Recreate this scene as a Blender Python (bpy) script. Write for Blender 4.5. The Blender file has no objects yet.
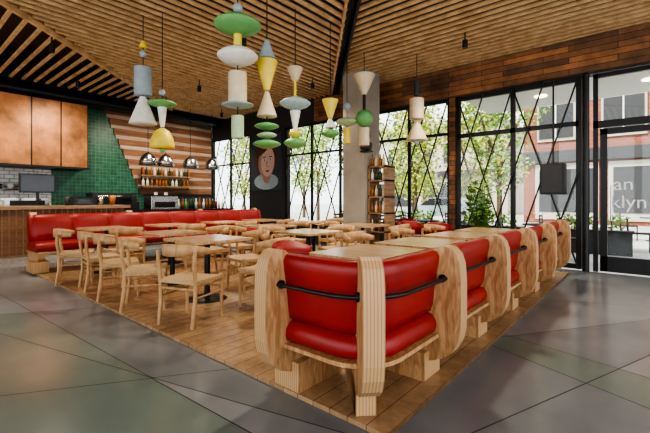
import bpy, bmesh, math, random
from mathutils import Vector, Matrix
random.seed(7)
scene=bpy.context.scene
COL=scene.collection
# ------------------------------------------------------------------ materials
def newmat(name):
    m=bpy.data.materials.new(name); m.use_nodes=True
    nt=m.node_tree; b=nt.nodes['Principled BSDF']
    return m,nt,b
def plain(name,c,rough=.5,metal=0,bump=0,var=.08,scale=12,emit=None):
    m,nt,b=newmat(name)
    tc=nt.nodes.new('ShaderNodeTexCoord'); n=nt.nodes.new('ShaderNodeTexNoise')
    n.inputs['Scale'].default_value=scale; n.inputs['Detail'].default_value=4
    r=nt.nodes.new('ShaderNodeValToRGB')
    lo=[max(0,x*(1-var)) for x in c]+[1]; hi=[min(1,x*(1+var)) for x in c]+[1]
    r.color_ramp.elements[0].position=.3; r.color_ramp.elements[1].position=.7
    r.color_ramp.elements[0].color=lo; r.color_ramp.elements[1].color=hi
    nt.links.new(tc.outputs['Object'],n.inputs['Vector']); nt.links.new(n.outputs['Fac'],r.inputs['Fac'])
    nt.links.new(r.outputs['Color'],b.inputs['Base Color'])
    b.inputs['Roughness'].default_value=rough; b.inputs['Metallic'].default_value=metal
    if bump:
        bp=nt.nodes.new('ShaderNodeBump'); bp.inputs['Strength'].default_value=bump
        nt.links.new(n.outputs['Fac'],bp.inputs['Height']); nt.links.new(bp.outputs['Normal'],b.inputs['Normal'])
    if emit:
        b.inputs['Emission Color'].default_value=(*emit[:3],1); b.inputs['Emission Strength'].default_value=emit[3]
    return m
def wood(name,c1,c2,scale=(30,30,1.5),rough=.45,dist=.6,det=5,p0=.32,p1=.68):
    m,nt,b=newmat(name)
    tc=nt.nodes.new('ShaderNodeTexCoord'); mp=nt.nodes.new('ShaderNodeMapping'); mp.inputs['Scale'].default_value=scale
    n=nt.nodes.new('ShaderNodeTexNoise'); n.inputs['Scale'].default_value=1; n.inputs['Detail'].default_value=det; n.inputs['Distortion'].default_value=dist
    r=nt.nodes.new('ShaderNodeValToRGB')
    r.color_ramp.elements[0].position=p0; r.color_ramp.elements[1].position=p1
    r.color_ramp.elements[0].color=(*c1,1); r.color_ramp.elements[1].color=(*c2,1)
    nt.links.new(tc.outputs['Object'],mp.inputs['Vector']); nt.links.new(mp.outputs['Vector'],n.inputs['Vector'])
    nt.links.new(n.outputs['Fac'],r.inputs['Fac']); nt.links.new(r.outputs['Color'],b.inputs['Base Color'])
    b.inputs['Roughness'].default_value=rough
    return m
def brick(name,axes,c1,c2,mortar,bw,bh,ms=.01,rough=.5,offset=.5,metal=0,ov=.35,nscale=6):
    m,nt,b=newmat(name)
    tc=nt.nodes.new('ShaderNodeTexCoord'); sp=nt.nodes.new('ShaderNodeSeparateXYZ'); cb=nt.nodes.new('ShaderNodeCombineXYZ')
    nt.links.new(tc.outputs['Object'],sp.inputs[0])
    nt.links.new(sp.outputs[axes[0].upper()],cb.inputs[0]); nt.links.new(sp.outputs[axes[1].upper()],cb.inputs[1])
    t=nt.nodes.new('ShaderNodeTexBrick'); t.offset=offset
    t.inputs['Scale'].default_value=1; t.inputs['Brick Width'].default_value=bw; t.inputs['Row Height'].default_value=bh
    t.inputs['Mortar Size'].default_value=ms; t.inputs['Mortar Smooth'].default_value=0
    t.inputs['Color1'].default_value=(*c1,1); t.inputs['Color2'].default_value=(*c2,1); t.inputs['Mortar'].default_value=(*mortar,1)
    n=nt.nodes.new('ShaderNodeTexNoise'); n.inputs['Scale'].default_value=nscale; n.inputs['Detail'].default_value=6; n.inputs['Roughness'].default_value=.65
    cr=nt.nodes.new('ShaderNodeValToRGB'); cr.color_ramp.elements[0].position=.25; cr.color_ramp.elements[1].position=.75
    nt.links.new(tc.outputs['Object'],n.inputs['Vector']); nt.links.new(n.outputs['Fac'],cr.inputs['Fac'])
    mx=nt.nodes.new('ShaderNodeMixRGB'); mx.blend_type='OVERLAY'; mx.inputs[0].default_value=ov
    nt.links.new(cb.outputs[0],t.inputs['Vector']); nt.links.new(t.outputs['Color'],mx.inputs[1]); nt.links.new(cr.outputs['Color'],mx.inputs[2])
    nt.links.new(mx.outputs[0],b.inputs['Base Color']); b.inputs['Roughness'].default_value=rough; b.inputs['Metallic'].default_value=metal
    return m
def glassmat():
    m=bpy.data.materials.new('window_glass'); m.use_nodes=True; nt=m.node_tree; nt.nodes.clear()
    o=nt.nodes.new('ShaderNodeOutputMaterial'); t=nt.nodes.new('ShaderNodeBsdfTransparent'); g=nt.nodes.new('ShaderNodeBsdfGlossy')
    g.inputs['Roughness'].default_value=.02; mx=nt.nodes.new('ShaderNodeMixShader'); mx.inputs[0].default_value=.03
    t.inputs['Color'].default_value=(.95,.97,.96,1)
    nt.links.new(t.outputs[0],mx.inputs[1]); nt.links.new(g.outputs[0],mx.inputs[2]); nt.links.new(mx.outputs[0],o.inputs[0]); return m
def concrete(name,c,rough=.15,bright=1.22,dark=.8,det=5):
    m,nt,b=newmat(name)
    tc=nt.nodes.new('ShaderNodeTexCoord'); n=nt.nodes.new('ShaderNodeTexNoise'); n.inputs['Scale'].default_value=.9; n.inputs['Detail'].default_value=det; n.inputs['Roughness'].default_value=.52
    r=nt.nodes.new('ShaderNodeValToRGB'); r.color_ramp.elements[0].position=.25; r.color_ramp.elements[1].position=.75
    r.color_ramp.elements[0].color=(*[x*dark for x in c],1); r.color_ramp.elements[1].color=(*[x*bright for x in c],1)
    nt.links.new(tc.outputs['Object'],n.inputs['Vector']); nt.links.new(n.outputs['Fac'],r.inputs['Fac']); nt.links.new(r.outputs['Color'],b.inputs['Base Color'])
    rr=nt.nodes.new('ShaderNodeMapRange'); rr.inputs[3].default_value=rough; rr.inputs[4].default_value=rough+.08
    nt.links.new(n.outputs['Fac'],rr.inputs[0]); nt.links.new(rr.outputs[0],b.inputs['Roughness']); return m

M={}
M['ply']=wood('plywood_face',(.38,.195,.085),(.62,.385,.195),(24,24,4.5),.45,1.5,6,.34,.62)
m,nt,b=newmat('plywood_edge')
tc=nt.nodes.new('ShaderNodeTexCoord'); w=nt.nodes.new('ShaderNodeTexWave'); w.bands_direction='Y'; w.inputs['Scale'].default_value=17; w.inputs['Distortion'].default_value=.3
r=nt.nodes.new('ShaderNodeValToRGB'); r.color_ramp.elements[0].color=(.40,.23,.11,1); r.color_ramp.elements[1].color=(.58,.37,.19,1); r.color_ramp.elements[0].position=.05; r.color_ramp.elements[1].position=.4
nt.links.new(tc.outputs['Object'],w.inputs['Vector']); nt.links.new(w.outputs['Fac'],r.inputs['Fac']); nt.links.new(r.outputs['Color'],b.inputs['Base Color']); b.inputs['Roughness'].default_value=.5
M['plyedge']=m
M['red']=plain('red_vinyl',(.32,.020,.018),.42,0,.05,.14,5)
M['black']=plain('black_metal',(.012,.012,.013),.4)
M['darkgrey']=plain('dark_grey',(.04,.04,.043),.5)
M['oak']=wood('oak_chair',(.41,.23,.10),(.60,.385,.195),(20,20,4))
M['cord']=plain('woven_cord',(.50,.34,.185),.8,0,.3,.3,90)
M['table']=wood('table_top_wood',(.40,.26,.145),(.55,.385,.235),(3,22,3),.25)
M['slat']=wood('ceiling_slat',(.52,.32,.15),(.76,.52,.28),(5,5,5),.6)
M['beam']=brick('reclaimed_beam','xz',(.32,.135,.05),(.10,.05,.026),(.015,.008,.005),1.1,.105,.005,.6,.37,0,.8,2.2)
M['concrete']=concrete('column_concrete',(.34,.30,.245),.7,1.3,.65,8)
M['glass']=glassmat()
M['steel']=plain('stainless',(.5,.5,.5),.25,1)
M['white']=plain('off_white',(.72,.71,.67),.5)
M['copper']=brick('copper_panels','yz',(.48,.21,.085),(.36,.155,.06),(.03,.012,.006),.62,3.9,.016,.42,0,.3,.85,1.3)
M['green']=brick('green_tile','yz',(.010,.10,.05),(.022,.16,.085),(.13,.18,.15),.1,.1,.005,.38,0)
M['wtile']=brick('white_tile','yz',(.75,.75,.72),(.66,.66,.64),(.25,.25,.25),.2,.1,.008,.35)
M['plat']=brick('platform_planks','yx',(.44,.285,.16),(.35,.22,.12),(.18,.10,.05),1.6,.13,.003,.26,.5,0,.3,9)
M['leaf']=plain('tree_leaves',(.15,.28,.045),.6,0,0,.5,3)
M['leaf2']=plain('tree_leaves_yellow',(.46,.46,.09),.6,0,0,.5,3)
M['bark']=plain('bark',(.12,.08,.05),.9,0,.4)
M['brickred']=brick('red_brick','xz',(.30,.085,.05),(.22,.06,.038),(.25,.17,.13),.3,.1,.01,.9)
M['stone']=plain('storefront_stone',(.5,.45,.38),.8)
M['paving']=plain('paving',(.46,.45,.42),.8,0,0,.15,2)
M['lgrey']=plain('lamp_blue_grey',(.34,.41,.44),.5)
M['lgreen']=plain('lamp_green',(.17,.42,.15),.45)
M['lpale']=plain('lamp_pale_green',(.42,.54,.32),.45)
M['lyellow']=plain('lamp_yellow',(.80,.62,.09),.45)
M['lcream']=plain('lamp_cream',(.66,.54,.36),.5)
M['lblue']=plain('lamp_pale_blue',(.38,.53,.55),.45)
M['lwhite']=plain('lamp_white',(.76,.75,.68),.45)
M['bottle']=plain('bottle_green',(.03,.07,.03),.15)
M['bottle2']=plain('bottle_amber',(.35,.13,.03),.15)
M['skin']=plain('portrait_skin',(.66,.46,.37),.6)
M['skin2']=plain('portrait_shade',(.40,.25,.19),.6)
M['artbg']=plain('portrait_background',(.05,.065,.08),.6)
M['hair']=plain('portrait_hair',(.10,.05,.032),.6)
M['lips']=plain('portrait_lips',(.42,.08,.07),.6)
M['terracotta']=plain('planter',(.3,.29,.27),.7)
M['sign']=plain('sign_white',(.9,.9,.9),.5)
M['bulb']=plain('lamp_glow',(1,.85,.6),.5,emit=(1,.8,.5,6))
M['screen']=plain('screen_glass',(.03,.035,.045),.15)
M['brown']=wood('stripe_brown',(.13,.055,.028),(.29,.13,.06),(8,1.2,20),.6)
M['brown2']=wood('stripe_red_brown',(.18,.075,.037),(.36,.16,.075),(8,1.2,20),.6)
M['tan']=wood('stripe_tan',(.36,.24,.165),(.60,.45,.34),(8,1.2,20),.6)
M['counterwood']=wood('counter_wood',(.26,.15,.08),(.42,.27,.16),(3,2,20),.5)

# ------------------------------------------------------------------ builder
class B:
    def __init__(s): s.v=[];s.f=[];s.m=[];s.s=[];s.mats=[]
    def mi(s,m):
        if isinstance(m,str): m=M[m]
        if m not in s.mats: s.mats.append(m)
        return s.mats.index(m)
    def add(s,vs,fs,m,smooth=False):
        o=len(s.v); s.v+= [tuple(x) for x in vs]; k=s.mi(m)
        for f in fs: s.f.append([i+o for i in f]); s.m.append(k); s.s.append(smooth)
    def box(s,x0,x1,y0,y1,z0,z1,m):
        vs=[Vector((x,y,z)) for x in(x0,x1) for y in(y0,y1) for z in(z0,z1)]
        s.add(vs,[(0,1,3,2),(4,6,7,5),(0,4,5,1),(2,3,7,6),(0,2,6,4),(1,5,7,3)],m)
    def cyl(s,p,q,r,m,r2=None,n=12,smooth=True):
        p=Vector(p);q=Vector(q); r2=r if r2 is None else r2; d=(q-p).normalized()
        a=d.orthogonal().normalized(); b=d.cross(a); vs=[]
        for c,rr in((p,r),(q,r2)):
            for i in range(n):
                t=2*math.pi*i/n; vs.append(c+(a*math.cos(t)+b*math.sin(t))*rr)
        s.add(vs,[(i,(i+1)%n,n+(i+1)%n,n+i) for i in range(n)],m,smooth)
        s.add(vs[:n],[tuple(range(n))[::-1]],m); s.add(vs[n:],[tuple(range(n))],m)
    def lathe(s,prof,c,m,n=24,smooth=True):
        vs=[];k=len(prof)
        for r,z in prof:
            for i in range(n):
                t=2*math.pi*i/n; vs.append((c[0]+r*math.cos(t),c[1]+r*math.sin(t),c[2]+z))
        fs=[(j*n+i,j*n+(i+1)%n,(j+1)*n+(i+1)%n,(j+1)*n+i) for j in range(k-1) for i in range(n)]
        s.add(vs,fs,m,smooth)
    def tube(s,pts,r,m,n=8):
        pts=[Vector(p) for p in pts]; vs=[]; N=len(pts)
        for j,p in enumerate(pts):
            d=(pts[min(j+1,N-1)]-pts[max(j-1,0)]).normalized(); up=Vector((0,0,1)) if abs(d.z)<.9 else Vector((1,0,0))
            a=d.cross(up).normalized(); b=d.cross(a)
            for i in range(n):
                t=2*math.pi*i/n; vs.append(p+(a*math.cos(t)+b*math.sin(t))*r)
        fs=[(j*n+i,j*n+(i+1)%n,(j+1)*n+(i+1)%n,(j+1)*n+i) for j in range(N-1) for i in range(n)]
        s.add(vs,fs,m,True); s.add(vs[:n],[tuple(range(n))],m); s.add(vs[-n:],[tuple(range(n))],m)
    def prism(s,poly,th,mf,me,M4):
        n=len(poly); vs=[M4@Vector((a,-th/2,b)) for a,b in poly]+[M4@Vector((a,th/2,b)) for a,b in poly]
        s.add(vs,[tuple(range(n)),tuple(range(2*n-1,n-1,-1))],mf)
        s.add(vs,[(i,(i+1)%n,n+(i+1)%n,n+i) for i in range(n)],me)
    def loft(s,secs,m,smooth=True,caps=True):
        n=len(secs[0]); vs=[p for c in secs for p in c]
        fs=[(j*n+i,j*n+(i+1)%n,(j+1)*n+(i+1)%n,(j+1)*n+i) for j in range(len(secs)-1) for i in range(n)]
        s.add(vs,fs,m,smooth)
        if caps: s.add(secs[0],[tuple(range(n))],m); s.add(secs[-1],[tuple(range(n))],m)
    def obj(s,name,loc=(0,0,0),rz=0,bevel=0):
        me=bpy.data.meshes.new(name); me.from_pydata(s.v,[],s.f)
        for m in s.mats: me.materials.append(m)
        me.polygons.foreach_set('material_index',s.m); me.polygons.foreach_set('use_smooth',s.s)
        bm=bmesh.new(); bm.from_mesh(me); bmesh.ops.recalc_face_normals(bm,faces=bm.faces); bm.to_mesh(me); bm.free()
        me.update()
        o=bpy.data.objects.new(name,me); o.location=loc; o.rotation_euler=(0,0,rz); COL.objects.link(o)
        if bevel:
            md=o.modifiers.new('bevel','BEVEL'); md.width=bevel; md.segments=2; md.limit_method='ANGLE'
        return o
def inst(o,loc,rz,name=None):
    n=bpy.data.objects.new(name or o.name.split('.')[0],o.data); n.location=loc; n.rotation_euler=(0,0,rz)
    COL.objects.link(n)
    for md in o.modifiers:
        k=n.modifiers.new(md.name,md.type); k.width=md.width; k.segments=md.segments; k.limit_method=md.limit_method
    return n

# ------------------------------------------------------------------ floor
YW=8.1; XK=-12.5
bm=bmesh.new()
vs=[bm.verts.new(p) for p in((-12.5,-4,0),(5,-4,0),(5,YW,0),(-12.5,YW,0))]; bm.faces.new(vs)
def cut(p,q):
    d=Vector((q[0]-p[0],q[1]-p[1],0)); n=Vector((-d.y,d.x,0)).normalized()
    bmesh.ops.bisect_plane(bm,geom=bm.verts[:]+bm.edges[:]+bm.faces[:],plane_co=Vector((p[0],p[1],0)),plane_no=n)
for l in [((-1.08,3.8),(0,3.52)),((-1.2,3.5),(0,3.0)),((-4.76,.72),(-2.94,1.19)),((-3.3,.3),(-2.5,1.5)),((-6.9,1.05),(-1.7,1.3)),
          ((-8.5,0),(-10,6)),((-.6,5.6),(1,6.4)),((-6.0,0),(-5.2,1.2)),((-.9,1.6),(.5,5.4))]: cut(*l)
fl=bm.faces[:]
mats=[concrete('floor_concrete_a',(.195,.205,.21)),concrete('floor_concrete_b',(.245,.255,.26)),concrete('floor_concrete_green',(.175,.215,.19)),plain('floor_joint',(.025,.025,.025),.8)]
def inside(f,x,y):
    vs=[v.co for v in f.verts]; s=0
    for i in range(len(vs)):
        a=vs[i]; c=vs[(i+1)%len(vs)]; cr=(c.x-a.x)*(y-a.y)-(c.y-a.y)*(x-a.x)
        if s==0: s=1 if cr>0 else -1
        elif (cr>0)!=(s>0): return False
    return True
for i,f in enumerate(fl):
    f.material_index=i%2
    for p in((-4.6,.95),(-3.8,.83),(-2.3,1.0),(-.5,3.42),(-.7,3.45),(.1,3.3)):
        if inside(f,*p): f.material_index=2
res=bmesh.ops.inset_individual(bm,faces=fl,thickness=.006,depth=0)
for f in res['faces']: f.material_index=3
me=bpy.data.meshes.new('floor'); bm.to_mesh(me); bm.free()
for m in mats: me.materials.append(m)
fo=bpy.data.objects.new('floor',me); COL.objects.link(fo)
b=B(); b.box(-8.25,-1.04,1.72,7.6,.001,.03,'plat'); b.obj('floor_platform')

# ------------------------------------------------------------------ ceiling
b=B(); b.box(-12.7,5,-4,8.3,4.45,4.55,'black'); b.obj('ceiling')
sp=.175; w=.055; zc=4.1; h=.045
b=B()
y=-3.9
while y<8.0:
    x0=.85-.9*y
    if x0<4.9: b.box(max(x0,-12),4.9,y,y+w,zc,zc+h,'slat')
    y+=sp
x=-11.4
while x<4.8:
    y0=max(-3.9,(-5.95-x)/.9); y1=min(8.0,(.62-x)/.9)
    if y1>y0: b.box(x,x+w,y0,y1,zc,zc+h,'slat')
    x+=sp
y=-3.9
while y<8.0:
    x1=-6.05-.9*y
    if x1>-11.4: b.box(-11.4,x1,y,y+w,zc+.02,zc+.02+h,'slat')
    y+=sp*1.35
def diag(c,off,wd,m,z0,z1):
    p=Vector((c-.9*8.0,8.0,0)); q=Vector((c+.9*3.9,-3.9,0))
    d=(q-p).normalized(); n=Vector((-d.y,d.x,0))
    if c<-3:
        p=p+d*((-11.4-p.x)/d.x)
    if q.x>4.9: q=q-d*((q.x-4.9)/d.x)
    a=[p+n*off,q+n*off,q+n*(off+wd),p+n*(off+wd)]
    vs=[Vector((v.x,v.y,z0)) for v in a]+[Vector((v.x,v.y,z1)) for v in a]
    b.add(vs,[(0,1,2,3),(7,6,5,4),(0,4,5,1),(1,5,6,2),(2,6,7,3),(3,7,4,0)],m)
diag(-6.0,-.03,.06,'slat',4.04,4.22)
diag(.62,-.02,.04,'slat',4.08,4.22); diag(.86,-.02,.04,'black',4.06,4.3)
b.obj('slatted_ceiling')

# ------------------------------------------------------------------ kitchen wall, unseen back wall (openings added to let in fill daylight)
b=B(); b.box(-12.7,-12.5,-4,8.3,0,4.45,'darkgrey'); b.obj('wall_kitchen')
b=B(); b.box(-12.7,5,-4.2,-4,0,.5,'white'); b.box(-12.7,5,-4.2,-4,3.9,4.45,'white'); b.box(-12.7,-9.5,-4.2,-4,.5,3.9,'white')
for x in(-6.5,-3.5,-.5,2.5): b.box(x,x+.25,-4.2,-4,.5,3.9,'white')
b.obj('wall_back')
b=B(); b.box(-12.495,-12.46,-3.98,3.1,.9,2.3,'wtile'); b.obj('wall_tile_white')
b=B(); b.box(-12.498,-12.47,3.1,5.6,.9,4.1,'green'); b.obj('wall_tile_green')
b=B(); z=1.45;i=0
while z<4.1:
    hh=.19 if i%2==0 else .11
    ys=4.33+(4.08-z)*.44; 
    while ys<8.07:
        ye=min(ys+random.uniform(.7,1.6),8.08)
        b.box(-12.46,-12.42-.012*(i%2),ys,ye-.004,z,min(z+hh-.004,4.12),random.choice(['brown','brown2','brown2']) if i%2==0 else 'tan'); ys=ye
    z+=hh;i+=1
b.obj('wall_striped_planks')
b=B(); b.box(-12.45,-11.6,-3.98,3.72,2.12,3.80,'copper'); b.box(-12.45,-11.58,-3.98,3.74,2.07,2.12,'black')
b.obj('copper_hood')
b=B(); b.box(-12.4,-12.1,-3.9,3.0,1.5,1.53,'steel')
y=-3.8
while y<2.9:
    b.lathe([(0,0),(.07,0),(.09,.12),(0,.12)],(-12.25,y,1.53),random.choice(['lwhite','steel','bottle2']),12); y+=.24
b.obj('kitchen_shelf')
b=B()
b.box(-12.45,-11.45,-3.98,8.05,4.12,4.44,'black')
b.cyl((-11.75,-3.98,3.97),(-11.75,7.8,3.97),.11,'black',n=16); b.cyl((-12.1,-3.98,3.95),(-12.1,7.8,3.95),.08,'darkgrey',n=16)
b.obj('ceiling_duct')
b=B(); b.box(-11.1,-10.45,-3.9,4.2,0,1.04,'counterwood'); b.box(-11.2,-10.3,-3.95,4.3,1.04,1.12,'counterwood')
y=-3.9
while y<4.1: b.box(-10.45,-10.43,y,y+.09,.05,1.04,'brown'); y+=.12
b.obj('kitchen_counter',bevel=.006)
b=B(); b.box(-11.1,-10.5,4.35,7.6,0,.94,'darkgrey'); b.box(-11.15,-10.42,4.35,7.65,.94,.98,'black'); b.obj('bar_counter')
b=B(); b.box(-12.4,-11.8,-3.9,7.6,0,.88,'steel'); b.box(-12.42,-11.75,-3.9,7.65,.88,.92,'steel'); b.obj('back_counter')
b=B()
b.box(-12.40,-12.15,5.4,7.2,1.68,1.71,'counterwood'); b.box(-12.40,-12.15,5.4,7.2,2.02,2.05,'counterwood')
for yy in(5.5,7.1): b.box(-12.41,-12.39,yy,yy+.03,1.6,2.3,'black')
for zz in(1.71,2.05):
    yy=5.5
    while yy<7.1:
        m=random.choice(['bottle','bottle2','lwhite','bottle2'])
        b.lathe([(0,0),(.04,0),(.04,.15),(.015,.2),(.015,.26),(0,.26)],(-12.27,yy,zz),m,10); yy+=random.uniform(.1,.16)
b.obj('bottle_shelf')
b=B(); b.box(-10.95,-10.90,2.1,2.8,1.42,1.86,'black'); b.box(-10.9,-10.895,2.13,2.77,1.45,1.83,'screen'); b.cyl((-10.93,2.45,1.12),(-10.93,2.45,1.45),.03,'black'); b.box(-11.05,-10.8,2.25,2.65,1.12,1.14,'black'); b.obj('computer_monitor')
b=B(); b.box(-11.0,-10.55,4.95,5.75,.98,1.36,'steel'); b.box(-10.55,-10.53,5.05,5.65,1.04,1.2,'black'); b.box(-11.0,-10.55,4.95,5.75,1.36,1.39,'black'); b.cyl((-10.7,5.15,1.39),(-10.7,5.15,1.47),.05,'lwhite'); b.cyl((-10.7,5.45,1.39),(-10.7,5.45,1.47),.05,'lwhite')
for yy in(5.2,5.5): b.cyl((-10.53,yy,1.12),(-10.42,yy,1.1),.02,'black')
b.obj('espresso_machine',bevel=.02)
b=B(); b.box(-12.3,-11.8,3.9,5.1,.92,1.45,'darkgrey'); b.box(-11.8,-11.78,4.0,5.0,1.0,1.3,'black'); b.cyl((-11.75,4.0,1.36),(-11.75,5.0,1.36),.015,'steel'); b.obj('oven',bevel=.01)
b=B(); b.box(-12.3,-11.82,1.2,2.9,.92,1.3,'steel'); b.box(-11.82,-11.80,1.3,2.0,.98,1.24,'black'); b.box(-11.82,-11.80,2.1,2.8,.98,1.24,'black')
for yy in(1.5,1.9,2.3,2.7): b.cyl((-11.82,yy,1.27),(-11.77,yy,1.27),.02,'black')
b.obj('kitchen_range',bevel=.01)
b=B(); b.box(-11.0,-10.75,4.5,4.72,.98,1.2,'black'); b.lathe([(.04,0),(.09,.16),(.09,.18),(0,.18)],(-10.87,4.61,1.2),'darkgrey',16); b.obj('coffee_grinder',bevel=.01)
b=B()
for k in range(14):
    yy=5.95+k*.115; hh=random.uniform(.9,1.15)
    b.lathe([(0,0),(.04,0),(.04,.17*hh),(.015,.23*hh),(.015,.3*hh),(0,.3*hh)],(-10.85+random.uniform(-.06,.06),yy,.98),random.choice(['bottle','bottle2','lwhite','red','lgreen']),10)
b.obj('bar_bottles')
b=B(); b.box(-10.95,-10.55,3.1,3.5,1.12,1.30,'darkgrey'); b.box(-10.93,-10.57,3.12,3.48,1.30,1.32,'black'); b.box(-10.55,-10.54,3.15,3.45,1.16,1.27,'screen'); b.obj('receipt_printer')
for (yy,r,hh,m) in[(3.72,.08,.2,'steel'),(1.2,.12,.1,'lwhite'),(4.0,.09,.25,'bottle2'),(.7,.1,.18,'steel'),(2.98,.06,.22,'darkgrey'),(.2,.1,.2,'lwhite')]:
    b=B(); b.lathe([(0,0),(r*.6,0),(r,hh),(r*.92,hh),(r*.55,.02),(0,.02)],(-10.7,yy,1.12),m,20); b.obj('serving_bowl')
b=B()
for k in range(5): b.lathe([(0,0),(.1,0),(.13,.02),(0,.02)],(-10.7,1.7,1.12+.021*k),'lwhite',20)
b.obj('plate_stack')
for (x,y) in[(-11,5.07),(-11,5.6),(-11,6.4),(-11,7.18)]:
    b=B(); b.cyl((x,y,2.6),(x,y,4.12),.008,'black',n=6)
    b.lathe([(.03,.36),(.07,.34),(.17,.26),(.23,.12),(.25,0),(.235,0),(.21,.12),(.15,.24),(0,.3)],(x,y,2.26),'steel',28)
    b.lathe([(0,.1),(.05,.14),(.03,.22),(0,.24)],(x,y,2.26),'bulb',12); b.obj('dome_pendant_lamp')

# ------------------------------------------------------------------ window wall
b=B(); b.box(-12.5,5,YW,YW+.25,3.46,4.45,'darkgrey'); b.obj('wall_header')
b=B(); b.box(-12.5,-3.2,YW,YW+.25,0,.5,'darkgrey'); b.obj('wall_sill')
b=B(); b.box(-10.18,-8.52,YW,YW+.25,.5,3.46,'darkgrey'); b.obj('wall_pier')
b=B(); b.box(-7.2,4.9,YW-.12,YW-.005,3.47,4.08,'beam'); b.obj('trim_1')
b=B(); b.box(-3.32,-3.2,YW-.05,YW+.25,0,3.46,'beam'); b.obj('trim_2')
def window(name,x0,x1,z0,z1,nx,zs,diags=True,fw=.05):
    b=B(); y0=YW+.02; y1=YW+.09
    for i in range(nx+1):
        x=x0+(x1-x0)*i/nx; b.box(x-fw/2,x+fw/2,y0,y1,z0,z1,'black')
    for z in [z0+fw/2,z1-fw/2]+zs: b.box(x0,x1,y0,y1,z-fw/2,z+fw/2,'black')
    b.box(x0,x1,YW+.05,YW+.056,z0,z1,'glass')
    if diags:
        rr=.017
        for i in range(nx):
            a=x0+(x1-x0)*i/nx; c=x0+(x1-x0)*(i+1)/nx; zm=(z0+z1)/2
            b.cyl((a,YW-.01,z0),(c,YW-.01,z1),rr,'black',n=6); b.cyl((c,YW-.01,z0),(a,YW-.01,z1),rr,'black',n=6)
            b.cyl((a,YW-.015,zm),((a+c)/2,YW-.015,z1),rr,'black',n=6); b.cyl((c,YW-.015,zm),((a+c)/2,YW-.015,z0),rr,'black',n=6)
    b.obj(name)
window('window_1',-12.4,-10.22,.5,3.45,2,[2.5])
window('window_2',-8.47,-5.35,.5,3.45,3,[2.6])
window('window_3',-5.28,-3.36,.5,3.45,2,[2.7],fw=.06)
window('window_4',-3.15,-.97,.02,3.45,2,[2.62],fw=.085)
window('window_5',.45,4.9,.02,3.45,4,[2.62],False,.06)
b=B(); b.cyl((-.86,YW-.03,0),(-.86,YW-.03,3.45),.055,'black',n=16); b.obj('steel_post')
b=B(); y0=YW+.02;y1=YW+.09
for x in(-.76,.33): b.box(x,x+.07,y0,y1,0,3.44,'black')
b.box(-.76,.38,y0,y1,2.5,2.62,'black'); b.box(-.76,.38,y0,y1,3.37,3.44,'black')
b.box(-.66,.30,y0,y1,.02,.28,'black'); b.box(-.66,-.56,y0,y1,.02,2.48,'black'); b.box(.2,.30,y0,y1,.02,2.48,'black'); b.box(-.66,.30,y0,y1,2.38,2.48,'black')
b.box(-.57,.2,YW+.05,YW+.056,.28,2.4,'glass'); b.box(-.69,.33,YW+.05,YW+.056,2.6,3.38,'glass')
b.cyl((-.5,YW-.05,.9),(-.5,YW-.05,1.5),.014,'steel'); b.cyl((-.5,YW-.05,.95),(-.5,YW+.03,.95),.01,'steel'); b.cyl((-.5,YW-.05,1.45),(-.5,YW+.03,1.45),.01,'steel')
b.obj('door_1')
b=B(); b.box(-3.2,5,YW+.27,10.4,3.5,3.6,'white')
for x in(-1.8,0,1.8): b.cyl((x,9.3,3.48),(x,9.3,3.5),.12,'bulb',n=20)
b.obj('entrance_canopy')
# portrait print
b=B(); yb=YW-.03
b.box(-10.05,-8.62,yb,YW-.004,1.55,3.35,'artbg')
def disk(cx,cz,rx,rz,m,y,n=28,rot=0):
    vs=[]
    for i in range(n):
        t=2*math.pi*i/n; a=rx*math.cos(t); c=rz*math.sin(t)
        vs.append((cx+a*math.cos(rot)-c*math.sin(rot),y,cz+a*math.sin(rot)+c*math.cos(rot)))
    b.add(vs,[tuple(range(n))],m)
y=yb-.003
disk(-9.34,2.6,.58,.62,'hair',y); disk(-9.34,1.84,.58,.26,'lgrey',y-.001); disk(-9.31,2.08,.2,.30,'skin2',y-.002); disk(-9.32,2.46,.39,.52,'skin2',y-.003,rot=-.08); disk(-9.26,2.47,.32,.48,'skin',y-.004,rot=-.08)
disk(-9.50,2.93,.46,.18,'hair',y-.005,rot=.5)
for ex in(-9.41,-9.12): disk(ex,2.53,.075,.032,'lwhite',y-.006); disk(ex,2.53,.032,.03,'black',y-.007); disk(ex,2.62,.09,.016,'hair',y-.006)
disk(-9.27,2.17,.09,.035,'lips',y-.006); disk(-9.26,2.31,.045,.018,'skin2',y-.006); disk(-9.30,2.42,.018,.11,'skin2',y-.006)
b.obj('portrait_artwork')
def text(s,loc,size,name):
    cu=bpy.data.curves.new(name,'FONT'); cu.body=s; cu.size=size; cu.extrude=.004; cu.materials.append(M['sign'])
    o=bpy.data.objects.new(name,cu); o.location=loc; o.rotation_euler=(math.pi/2,0,0); COL.objects.link(o)
text('LAB',(-8.2,YW-.04,2.3),.38,'window_lettering')
text('an',(-.48,YW+.012,1.42),.3,'window_lettering'); text('klyn',(-.52,YW+.012,1.12),.3,'window_lettering')
b=B(); b.box(-1.52,-1.14,YW-.3,YW-.06,1.35,1.9,'black'); b.box(-1.49,-1.17,YW-.31,YW-.3,1.38,1.87,'darkgrey'); b.cyl((-1.33,YW-.18,1.9),(-1.33,YW-.18,3.44),.015,'black'); b.obj('hanging_speaker',bevel=.01)

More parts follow.
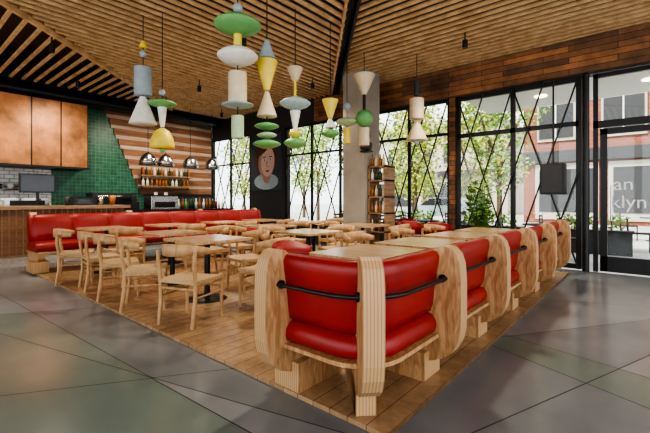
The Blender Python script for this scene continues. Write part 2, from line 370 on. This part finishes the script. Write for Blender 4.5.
# column and bottle shelf
b=B(); b.box(-5.3,-4.7,6.85,7.45,.03,4.44,'concrete'); b.obj('concrete_column',bevel=.01)
b=B(); x0,x1,y0,y1=-4.68,-4.25,6.95,7.35
for zz in(.1,.55,.95,1.3,1.65,1.95): b.box(x0,x1,y0,y1,zz,zz+.03,'counterwood')
for xx in(x0,x1-.03): b.box(xx,xx+.03,y0,y1,.03,2.0,'counterwood')
for zz in(.58,.98,1.33,1.68,1.98):
    for xx in(-4.6,-4.5,-4.4,-4.32):
        b.lathe([(0,0),(.035,0),(.035,.14),(.013,.19),(.013,.25),(0,.25)],(xx,7.0,zz),random.choice(['bottle','bottle2','lwhite','lcream']),10)
b.obj('bottle_rack')
b=B(); b.lathe([(0,0),(.12,.02),(.14,.15),(.05,.2),(.1,.3),(.08,.42),(0,.46)],(-4.6,6.75,2.3),'darkgrey',16); b.box(-4.72,-4.5,6.7,6.86,2.27,2.3,'black'); b.obj('wall_sculpture')

# ------------------------------------------------------------------ banquettes
Z0=.03
blade=[(.0,.44),(.0,.68),(.008,.80),(.03,.865),(.07,.905),(.118,.915),(.165,.905),(.205,.87),(.225,.80),(.24,.66),(.26,.50),(.29,.40),(.36,.345),(.5,.33),(.70,.33),(.73,.29),(.70,.22),(.62,.17),
       (.62,0),(.24,0),(.235,.12),(.19,.135),(.12,.165),(.06,.215),(.02,.29),(.003,.37)]
foot=[(.22,0),(.66,0),(.66,.19),(.22,.19)]
def rib(dirv,th,zs=1,ft=2.2):
    d=Vector((dirv[0],dirv[1],0)).normalized(); ang=math.atan2(d.y,d.x)
    b=B(); I=Matrix.Identity(4)
    b.prism([(s,z*zs) for s,z in blade],th,'ply','plyedge',I)
    b.prism(foot,th*ft,'ply','plyedge',I)
    for sgn in(-1,1): b.cyl((.12,sgn*th/2,.70*zs),(.12,sgn*(th/2+.018),.70*zs),.026,'black',n=14)
    return b,ang
def banq(name,pt,stations,ribs,zs=1,chan=None):
    root=bpy.data.objects.new(name,None); COL.objects.link(root)
    back=[(.145,.84),(.15,.80),(.165,.72),(.18,.62),(.19,.52),(.205,.47),(.25,.455),(.32,.46),(.355,.49),(.345,.60),(.32,.72),(.285,.82),(.255,.865),(.205,.885),(.165,.875)]
    seat=[(.165,.37),(.175,.34),(.21,.325),(.45,.325),(.70,.325),(.735,.345),(.74,.39),(.72,.44),(.66,.465),(.45,.475),(.25,.465),(.195,.445),(.17,.41)]
    board=[(.15,.298),(.73,.298),(.73,.323),(.15,.323)]
    b=B()
    def off(t,s,z,prof):
        if not chan: return 0,0
        k=abs(math.sin(math.pi*(t-1.75)/chan))**.35
        if prof is back and s>.2 and z>.47: return -.035*(1-k),-.015*(1-k)
        if prof is seat and z>.4: return 0,-.012*(1-k)
        return 0,0
    for prof,m,sm in((back,'red',True),(seat,'red',True),(board,'ply',False)):
        secs=[]
        for t in stations:
            sec=[]
            for s,z in prof:
                ds,dz=off(t,s,z,prof); sec.append(Vector((*pt(s+ds,t),(z+dz)*zs+Z0)))
            secs.append(sec)
        b.loft(secs,m,sm)
    b.tube([Vector((*pt(.10,t),(.70*zs)+Z0)) for t in stations],.013,'black')
    o=b.obj('upholstery'); o.parent=root
    for rr in ribs:
        t,th=rr[:2]
        p0=Vector((*pt(0,t),0)); p1=Vector((*pt(.3,t),0))
        bb,ang=rib((p1-p0),th,zs,rr[2] if len(rr)>2 else 2.2)
        r=bb.obj('plywood_rib',(p0.x,p0.y,Z0),ang,bevel=.008); r.parent=root
    return root
XR=-.93; YF=1.5; RC=.45; CX=XR-RC; CY=YF+RC; XL=-1.86; YE=7.0
def ptR(s,t):
    e=max(0,s-RC)
    if t<=1: xe=CX-e; return (XL+(xe-XL)*t, YF+s)
    if t>=2: ys=CY+e; return (XR-s, ys+(YE-ys)*(t-2))
    if s>=RC: return (XR-s,YF+s)
    th=-math.pi/2+(t-1)*math.pi/2; r=RC-s
    return (CX+r*math.cos(th),CY+r*math.sin(th))
def tY(Y): return 2+(Y-CY)/(YE-CY)
st=[0,.03,.5,.97]+[1+i/10 for i in range(11)]+[tY(y) for y in(2.2,2.6,3.5,4.5,5.5,6.5,6.97,7.0)]
banq('corner_banquette',ptR,st,[(.14,.10),(1.5,.115,1.0),(tY(2.5),.11),(tY(3.55),.11),(tY(4.65),.11),(tY(5.75),.11),(tY(6.9),.11)])
def ptL(s,t): return (-8.38+s,t)
cw=.62
stl=[1.69]+[1.75+cw*k+cw*f for k in range(8) for f in(0,.03,.1,.25,.5,.75,.9,.97)]+[1.75+cw*8,6.8]
stl=[t for t in stl if t<=6.8]
banq('banquette',ptL,stl,[(1.78,.10),(3.4,.10),(5.05,.10),(6.7,.10)],1.1,cw)

# ------------------------------------------------------------------ chairs / tables
def chair():
    b=B()
    for sx in(-1,1):
        b.cyl((sx*.225,.2,0),(sx*.215,.19,.455),.015,'oak',.022,10)
        b.tube([(sx*.2,-.235,0),(sx*.205,-.2,.25),(sx*.21,-.2,.44),(sx*.215,-.225,.6),(sx*.222,-.22,.73)],.02,'oak',10)
        b.cyl((sx*.22,.195,.28),(sx*.205,-.2,.28),.011,'oak'); b.cyl((sx*.218,.19,.40),(sx*.21,-.2,.40),.017,'oak')
    for z in(.33,.41): b.cyl((-.21,.195,z),(.21,.195,z),.013,'oak')
    b.cyl((-.205,-.2,.36),(.205,-.2,.36),.013,'oak')
    n=7; top=[];bot=[]
    for j in range(n):
        for i in range(n):
            u=-1+2*i/(n-1); v=-1+2*j/(n-1); wd=.24 if v>0 else .23
            edge=max(abs(u),abs(v))**6
            top.append((u*wd,v*.215,.455-.014*(1-u*u)-.008*edge)); bot.append((u*wd,v*.215,.412))
    fs=[(j*n+i,j*n+i+1,(j+1)*n+i+1,(j+1)*n+i) for j in range(n-1) for i in range(n-1)]
    b.add(top,fs,'cord',True); b.add(bot,fs,'cord')
    ring=[i for i in range(n)]+[j*n+n-1 for j in range(1,n)]+[(n-1)*n+i for i in range(n-2,-1,-1)]+[j*n for j in range(n-2,0,-1)]
    k=len(ring); b.add([top[i] for i in ring]+[bot[i] for i in ring],[(i,(i+1)%k,k+(i+1)%k,k+i) for i in range(k)],'cord')
    secs=[]
    for i in range(21):
        t=-1+2*i/20; a=math.radians(-90+t*80); R=.275; hh=.06*(1-.5*abs(t)**2); zc=.74-.02*abs(t)**2
        cx=R*.93*math.cos(a); cy=R*math.sin(a); nx,ny=math.cos(a),math.sin(a); tt=.013
        secs.append([(cx-nx*tt,cy-ny*tt,zc-hh),(cx+nx*tt,cy+ny*tt,zc-hh),(cx+nx*tt*1.2,cy+ny*tt*1.2,zc),(cx+nx*tt,cy+ny*tt,zc+hh),(cx-nx*tt,cy-ny*tt,zc+hh)])
    b.loft(secs,'oak',True)
    return b
C0=None
def put_chair(x,y,deg):
    global C0
    if C0 is None: C0=chair().obj('dining_chair',(x,y,Z0),math.radians(deg)); return
    inst(C0,(x,y,Z0),math.radians(deg),'dining_chair')
def table(w,d):
    b=B(); r=.05; poly=[]
    for cx,cy,a0 in((w/2-r,d/2-r,0),(-w/2+r,d/2-r,90),(-w/2+r,-d/2+r,180),(w/2-r,-d/2+r,270)):
        for k in range(5):
            a=math.radians(a0+k*22.5); poly.append((cx+r*math.cos(a),cy+r*math.sin(a)))
    n=len(poly)
    vs=[(x,y,.72) for x,y in poly]+[(x,y,.75) for x,y in poly]
    b.add(vs,[tuple(range(n)),tuple(range(2*n-1,n-1,-1))],'table'); b.add(vs,[(i,(i+1)%n,n+(i+1)%n,n+i) for i in range(n)],'ply')
    b.box(-.14,.14,-.14,.14,.705,.72,'black')
    b.cyl((0,0,.02),(0,0,.71),.035,'black',n=16)
    b.lathe([(0,.03),(.06,.03),(.22,.012),(.24,0),(0,0)],(0,0,0),'black',28)
    return b
T={}
def put_table(x,y,w,d,deg=0):
    k=(w,d)
    if k not in T: T[k]=table(w,d).obj('dining_table',(x,y,Z0),math.radians(deg))
    else: inst(T[k],(x,y,Z0),math.radians(deg),'dining_table')
put_table(-4.18,2.66,.78,.78); put_chair(-3.55,2.08,20); put_chair(-4.42,2.02,-30); put_chair(-4.2,3.32,172); put_chair(-3.42,2.95,105)
put_table(-3.95,4.25,.78,.78); put_chair(-3.9,4.9,180); put_chair(-4.62,4.2,-90); put_chair(-3.28,4.3,85)
put_table(-4.2,6.05,.78,.78); put_chair(-4.87,6.0,-90); put_chair(-3.53,6.05,92); put_chair(-4.15,5.4,5)
for y in(2.55,3.7,4.9,6.0):
    put_table(-7.1,y,.7,.7); put_chair(-6.42,y+.03,90+random.uniform(-8,8))
put_chair(-5.17,2.02,-20); put_table(-5.4,2.85,.75,.75); put_chair(-5.85,2.05,-8); put_chair(-5.4,3.5,178)
put_table(-5.4,4.75,.75,.75); put_chair(-5.4,5.42,182); put_chair(-5.45,4.1,0); put_chair(-6.55,1.95,-20)
put_table(-5.6,6.2,.75,.75); put_chair(-5.6,6.85,180)
for y in(2.95,4.0): put_table(-1.98,y,.72,.9)
for y in(5.2,6.3): put_table(-1.98,y,.72,.9)
put_chair(-2.72,4.0,-90); put_chair(-2.72,5.15,-88); put_chair(-2.72,6.25,-94)
def redchair():
    b=B()
    for sx in(-1,1):
        for sy in(-1,1): b.cyl((sx*.2,sy*.19,0),(sx*.17,sy*.16,.42),.012,'oak',.018,8)
    b.lathe([(0,.42),(.2,.42),(.23,.44),(.23,.47),(.2,.49),(0,.5)],(0,0,0),'red',24)
    secs=[]
    for i in range(15):
        t=-1+2*i/14; a=math.radians(-90+t*75); R=.24; hh=.14*(1-.5*t*t); zc=.66
        nx,ny=math.cos(a),math.sin(a); cx,cy=R*nx,R*ny
        secs.append([(cx-nx*.02,cy-ny*.02,zc-hh),(cx+nx*.02,cy+ny*.02,zc-hh),(cx+nx*.035,cy+ny*.035,zc+hh*.9),(cx+nx*.01,cy+ny*.01,zc+hh)])
    b.loft(secs,'red',True); return b
rc=redchair().obj('red_armchair',(-2.68,2.75,Z0),math.radians(-90))
for x,y,a in((-3.75,7.3,0),(-3.15,7.2,10),(-4.2,7.75,180)): inst(rc,(x,y-.05,Z0),math.radians(a),'red_armchair')

# ------------------------------------------------------------------ pendants
def pend(x,y,parts):
    b=B(); zb=min(p[1] for p in parts)
    b.cyl((x,y,zb),(x,y,4.15),.007,'black',n=6)
    for kind,z0,z1,r0,r1,m in parts:
        hh=z1-z0
        if kind=='cone': prof=[(0,0),(r0,0),(r0,.01),(r1,hh-.01),(r1,hh),(0,hh)]
        elif kind=='disc': prof=[(0,0),(r0*.35,0),(r0*.8,hh*.25),(r0,hh*.45),(r0,hh*.55),(r0*.8,hh*.75),(r0*.3,hh),(0,hh)]
        elif kind=='dome': prof=[(0,0),(r0,0),(r0,hh*.15),(r0*.9,hh*.5),(r0*.6,hh*.85),(r0*.2,hh),(0,hh)]
        elif kind=='ball': prof=[(r0*math.sin(math.pi*i/12),hh/2-hh/2*math.cos(math.pi*i/12)) for i in range(13)]
        b.lathe(prof,(x,y,z0),m,28)
    b.obj('pendant_lamp')
pend(-5.96,2.67,[('cone',3.6,3.7,.06,.03,'lyellow'),('ball',3.45,3.56,.05,0,'lgrey'),('cone',2.86,3.29,.13,.13,'lgrey'),('cone',2.42,2.84,.2,.05,'lwhite')])
pend(-5.75,2.87,[('ball',2.86,2.96,.05,0,'lgrey'),('disc',2.68,2.80,.21,0,'lgreen'),('cone',2.38,2.68,.03,.07,'lwhite'),('dome',2.05,2.36,.18,0,'lyellow'),('ball',1.98,2.06,.04,0,'lgreen')])
pend(-3.78,2.82,[('ball',3.5,3.62,.06,0,'lgrey'),('disc',3.24,3.46,.28,0,'lgreen'),('cone',3.1,3.24,.05,.05,'lyellow'),('disc',2.87,3.09,.24,0,'lwhite'),('cone',2.42,2.78,.11,.11,'lcream'),('disc',2.37,2.42,.19,0,'lblue'),('cone',1.99,2.26,.075,.075,'lpale')])
pend(-3.78,3.28,[('cone',3.08,3.32,.11,.03,'lgrey'),('cone',2.67,3.05,.04,.14,'lyellow'),('cone',2.33,2.65,.13,.03,'lcream'),('disc',2.16,2.25,.16,0,'lgreen'),('disc',2.05,2.13,.13,0,'lpale'),('disc',1.92,2.03,.18,0,'lgreen')])
pend(-4.03,4.05,[('cone',3.03,3.22,.05,.12,'lcream'),('cone',2.80,3.03,.02,.02,'lyellow'),('disc',2.6,2.78,.23,0,'lblue'),('cone',2.3,2.58,.03,.08,'lwhite'),('disc',2.18,2.3,.10,0,'lyellow'),('disc',2.02,2.18,.17,0,'lgreen')])
pend(-3.89,4.7,[('cone',2.56,2.85,.04,.13,'lyellow'),('cone',2.4,2.55,.09,.03,'lwhite'),('disc',2.25,2.38,.15,0,'lgreen')])
pend(-4.2,6.1,[('cone',3.28,3.66,.05,.21,'lcream'),('cone',2.98,3.28,.03,.03,'black'),('ball',2.66,2.99,.17,0,'lgreen'),('cone',2.3,2.64,.10,.10,'lcream')])
pend(-4.5,5.95,[('ball',3.0,3.15,.07,0,'lgrey'),('disc',2.7,2.85,.22,0,'lpale'),('cone',2.35,2.65,.07,.07,'lyellow')])
pend(-3.5,6.9,[('cone',3.3,3.6,.06,.06,'darkgrey'),('cone',2.84,3.24,.14,.14,'lcream'),('cone',2.42,2.82,.21,.04,'lcream'),('ball',2.34,2.44,.05,0,'lgrey')])

def fill_spot(x,y,e,tilt=(0,0)):  # added warm fill light under the ceiling, with a made-up fixture
    b=B(); b.cyl((x,y,3.95),(x,y,4.12),.012,'black'); b.cyl((x,y,3.84),(x,y,3.97),.045,'black',n=16); b.obj('fill_spot_fixture')
    l=bpy.data.lights.new('fill_spot','SPOT'); l.energy=e; l.spot_size=math.radians(130); l.spot_blend=.8; l.shadow_soft_size=.12; l.color=(1,.88,.72)
    o=bpy.data.objects.new('fill_spot_light',l); o.location=(x,y,3.8); o.rotation_euler=(tilt[0],tilt[1],0); COL.objects.link(o)
for x,y in((-2.2,3.6),(-5.2,4),(-8,2),(-8.2,5),(-6,6.6),(-2.4,6.5)): fill_spot(x,y,230)
for x,y in((-10.0,.5),(-10.0,3),(-10.2,5.2),(-10.2,7)): fill_spot(x,y,200,(0,math.radians(30)))  # added fill tilted to brighten the kitchen wall

# ------------------------------------------------------------------ plants
def leafmesh(name,clusters,n,size,mats,trunk,loc=(0,0,0)):
    b=B()
    for t in trunk: b.cyl(t[0],t[1],t[2],'bark',t[3],8)
    for c,rx,rz in clusters:
        for i in range(n):
            u=Vector((random.gauss(0,1),random.gauss(0,1),random.gauss(0,1))).normalized()*random.random()**.4
            p=Vector(c)+Vector((u.x*rx,u.y*rx,u.z*rz)); a=Vector((random.gauss(0,1),random.gauss(0,1),random.gauss(0,1))).normalized(); q=a.orthogonal().normalized()
            s=size*random.uniform(.6,1.2)
            b.add([p,p+a*s*.5+q*s*.3,p+a*s,p+a*s*.5-q*s*.3],[(0,1,2,3)],random.choice(mats))
    return b.obj(name,loc)
b=B(); PX,PY=-2.5,7.5; b.lathe([(0,0),(.15,0),(.2,.5),(.17,.5),(.15,.45),(0,.45)],(PX,PY,0),'terracotta',24)
for i in range(55):
    a=random.uniform(0,6.28); r=random.uniform(.08,.30); hh=random.uniform(.45,1.15); p=Vector((PX,PY,.45)); q=p+Vector((r*math.cos(a),r*math.sin(a),hh)); b.cyl(p,q,.006,'leaf',n=5)
    for k in(.55,.7,.85,1):
        c=p.lerp(q,k); d=Vector((math.cos(a+k*9),math.sin(a+k*9),.4)); s=Vector((-d.y,d.x,0))
        b.add([c,c+d*.06+s*.045,c+d*.15,c+d*.06-s*.045],[(0,1,2,3)],'leaf')
b.obj('potted_plant')

# ------------------------------------------------------------------ outside
b=B(); b.box(-80,60,8.36,90,-.12,-.02,'paving'); b.obj('ground_pavement')
t1=leafmesh('street_tree',[((0,0,3.2),1.0,1.0),((.5,.2,4.3),.95,1.0),((-.5,-.2,4.4),.95,.9),((0,0,5.4),.9,.9),((.2,0,2.2),.8,.7)],380,.17,['leaf','leaf','leaf2'],[((0,0,-.02),(0,0,2.4),.10,.07),((0,0,2.2),(.6,.2,4),.06,.03),((0,0,2.2),(-.6,-.2,4.2),.06,.03)],(-3.75,13.2,0))
t2=leafmesh('street_tree',[((0,0,3),1.2,1.2),((.5,.2,4.1),1.1,1),((-.6,0,4.2),1.1,.9),((0,0,5.2),1,.9),((0,.2,1.9),1.1,.7)],430,.18,['leaf2','leaf2','leaf'],[((0,0,-.02),(0,0,2.4),.09,.07),((0,0,2.2),(.6,.2,4),.06,.03),((0,0,2.2),(-.6,0,4.2),.06,.03)],(-7.4,14.5,0))
for o,x,y,s in((t2,-9.3,18,1.1),(t2,-6.2,17.5,1.0),(t1,-10.8,15,1.0),(t1,-15,17,1.1),(t1,-19,20,1.2),(t2,-22,17,1.1),(t2,-27,24,1.3)):
    n=inst(o,(x,y,0),random.uniform(0,6),'street_tree'); n.scale=(s,s,s)
def building(name,x0,x1,y,h,mat):
    b=B(); b.box(x0,x1,y,y+10,-.02,h,mat); b.box(x0,x1,y-.3,y,3.3,3.9,'darkgrey'); b.box(x0-.05,x1+.05,y-.4,y,h,h+.5,'stone')
    x=x0+.6
    while x<x1-2:
        b.box(x,x+2.9,y-.08,y+.02,.2,3.2,'stone'); b.box(x+.2,x+2.7,y-.12,y-.06,.6,2.9,'darkgrey'); x+=3.3
    z=4.6
    while z<h-2:
        x=x0+.8
        while x<x1-1.6:
            b.box(x-.1,x+1.7,y-.1,y+.01,z-.15,z+1.95,'stone'); b.box(x,x+1.6,y-.14,y-.09,z,z+1.8,'darkgrey'); b.box(x+.77,x+.83,y-.17,y-.13,z,z+1.8,'white'); x+=2.9
        z+=3.2
    b.obj(name)
building('brick_building',-5.5,25,24,11,'brickred')
building('stone_building',-24,-9,34,8,'stone')
for x in(-6.5,-4.2,-1.9):
    b=B(); b.box(x,x+1.6,10.9,11.3,-.02,.5,'darkgrey'); b.box(x-.03,x+1.63,10.87,11.33,.5,.54,'black')
    for i in range(160):
        p=Vector((x+random.uniform(.1,1.5),11.1+random.uniform(-.18,.18),.52+random.random()*.35)); a=Vector((random.gauss(0,1),random.gauss(0,1),.8)).normalized()*.12; q=a.orthogonal().normalized()*.03
        b.add([p,p+a*.5+q,p+a,p+a*.5-q],[(0,1,2,3)],'leaf')
    b.obj('planter_box')
def patio():
    b=B(); b.cyl((0,0,0),(0,0,.72),.03,'black'); b.lathe([(0,.7),(.35,.7),(.35,.73),(0,.73)],(0,0,0),'darkgrey',24); b.lathe([(0,0),(.22,0),(.22,.02),(0,.02)],(0,0,0),'black',20); return b
def pchair():
    b=B()
    for sx in(-.19,.19):
        b.cyl((sx,.19,0),(sx,.19,.44),.014,'black'); b.cyl((sx,-.2,0),(sx,-.24,.85),.014,'black')
    b.box(-.21,.21,-.21,.21,.43,.46,'black')
    for z in(.58,.68,.78): b.box(-.2,.2,-.245,-.225,z,z+.06,'black')
    return b
pt=patio().obj('patio_table',(.4,12.2,-.02)); pc=pchair().obj('patio_chair',(-.2,12.2,-.02),-1.57)
for x,y in((-1.6,12.6),(2.2,12.0),(-6,12.4),(-8.6,12.2),(-4.6,9.6),(-6.8,9.6),(-1.9,9.7),(.1,15.5),(2.2,15)):
    inst(pt,(x,y,-.02),0,'patio_table'); inst(pc,(x+.6,y,-.02),1.57,'patio_chair'); inst(pc,(x-.6,y,-.02),-1.57,'patio_chair')
def car(x,y,m):
    b=B(); prof=[(-2.1,.35),(-2.15,.7),(-1.9,.85),(-1.1,.95),(-.6,1.4),(.9,1.42),(1.6,.98),(2.1,.88),(2.15,.4)]
    I=Matrix.Identity(4); b.prism(prof,1.7,m,m,I); b.prism([(-1.0,.97),(-.57,1.34),(.85,1.36),(1.45,.98)],1.72,'black','black',I)
    for wx in(-1.35,1.35):
        for sy in(-.78,.78): b.cyl((wx,sy-.1,.33),(wx,sy+.1,.33),.33,'black',n=20); b.cyl((wx,sy-.11,.33),(wx,sy+.11,.33),.18,'steel',n=16)
    b.obj('parked_car',(x,y,-.02),bevel=.03)
car(4.5,19,'darkgrey'); car(-9,21,'lgrey')

# ------------------------------------------------------------------ light
w=bpy.data.worlds.new('World'); scene.world=w; w.use_nodes=True; nt=w.node_tree; bg=nt.nodes['Background']
sky=nt.nodes.new('ShaderNodeTexSky'); sky.sky_type='HOSEK_WILKIE'; sky.turbidity=6; sky.sun_direction=Vector((-.3,-.5,.7)).normalized()
mx=nt.nodes.new('ShaderNodeMixRGB'); mx.inputs[0].default_value=.75; mx.inputs[2].default_value=(.95,.97,1,1)
nt.links.new(sky.outputs[0],mx.inputs[1]); nt.links.new(mx.outputs[0],bg.inputs['Color']); bg.inputs['Strength'].default_value=3.6
s=bpy.data.lights.new('sun','SUN'); s.energy=6.5; s.angle=.05; s.color=(1,.95,.86)
so=bpy.data.objects.new('sun',s); so.rotation_euler=(math.radians(38),0,math.radians(-25)); COL.objects.link(so)
try: scene.view_settings.look='AgX - High Contrast'
except Exception as e: print(e)

# ------------------------------------------------------------------ camera
c=bpy.data.cameras.new('camera'); c.sensor_width=36; c.lens=382/650*36; c.shift_y=-16.5/650; c.clip_end=300
co=bpy.data.objects.new('camera',c); co.location=(0,0,1.25); co.rotation_euler=(math.radians(90),0,math.radians(40.4)); COL.objects.link(co)
scene.camera=co
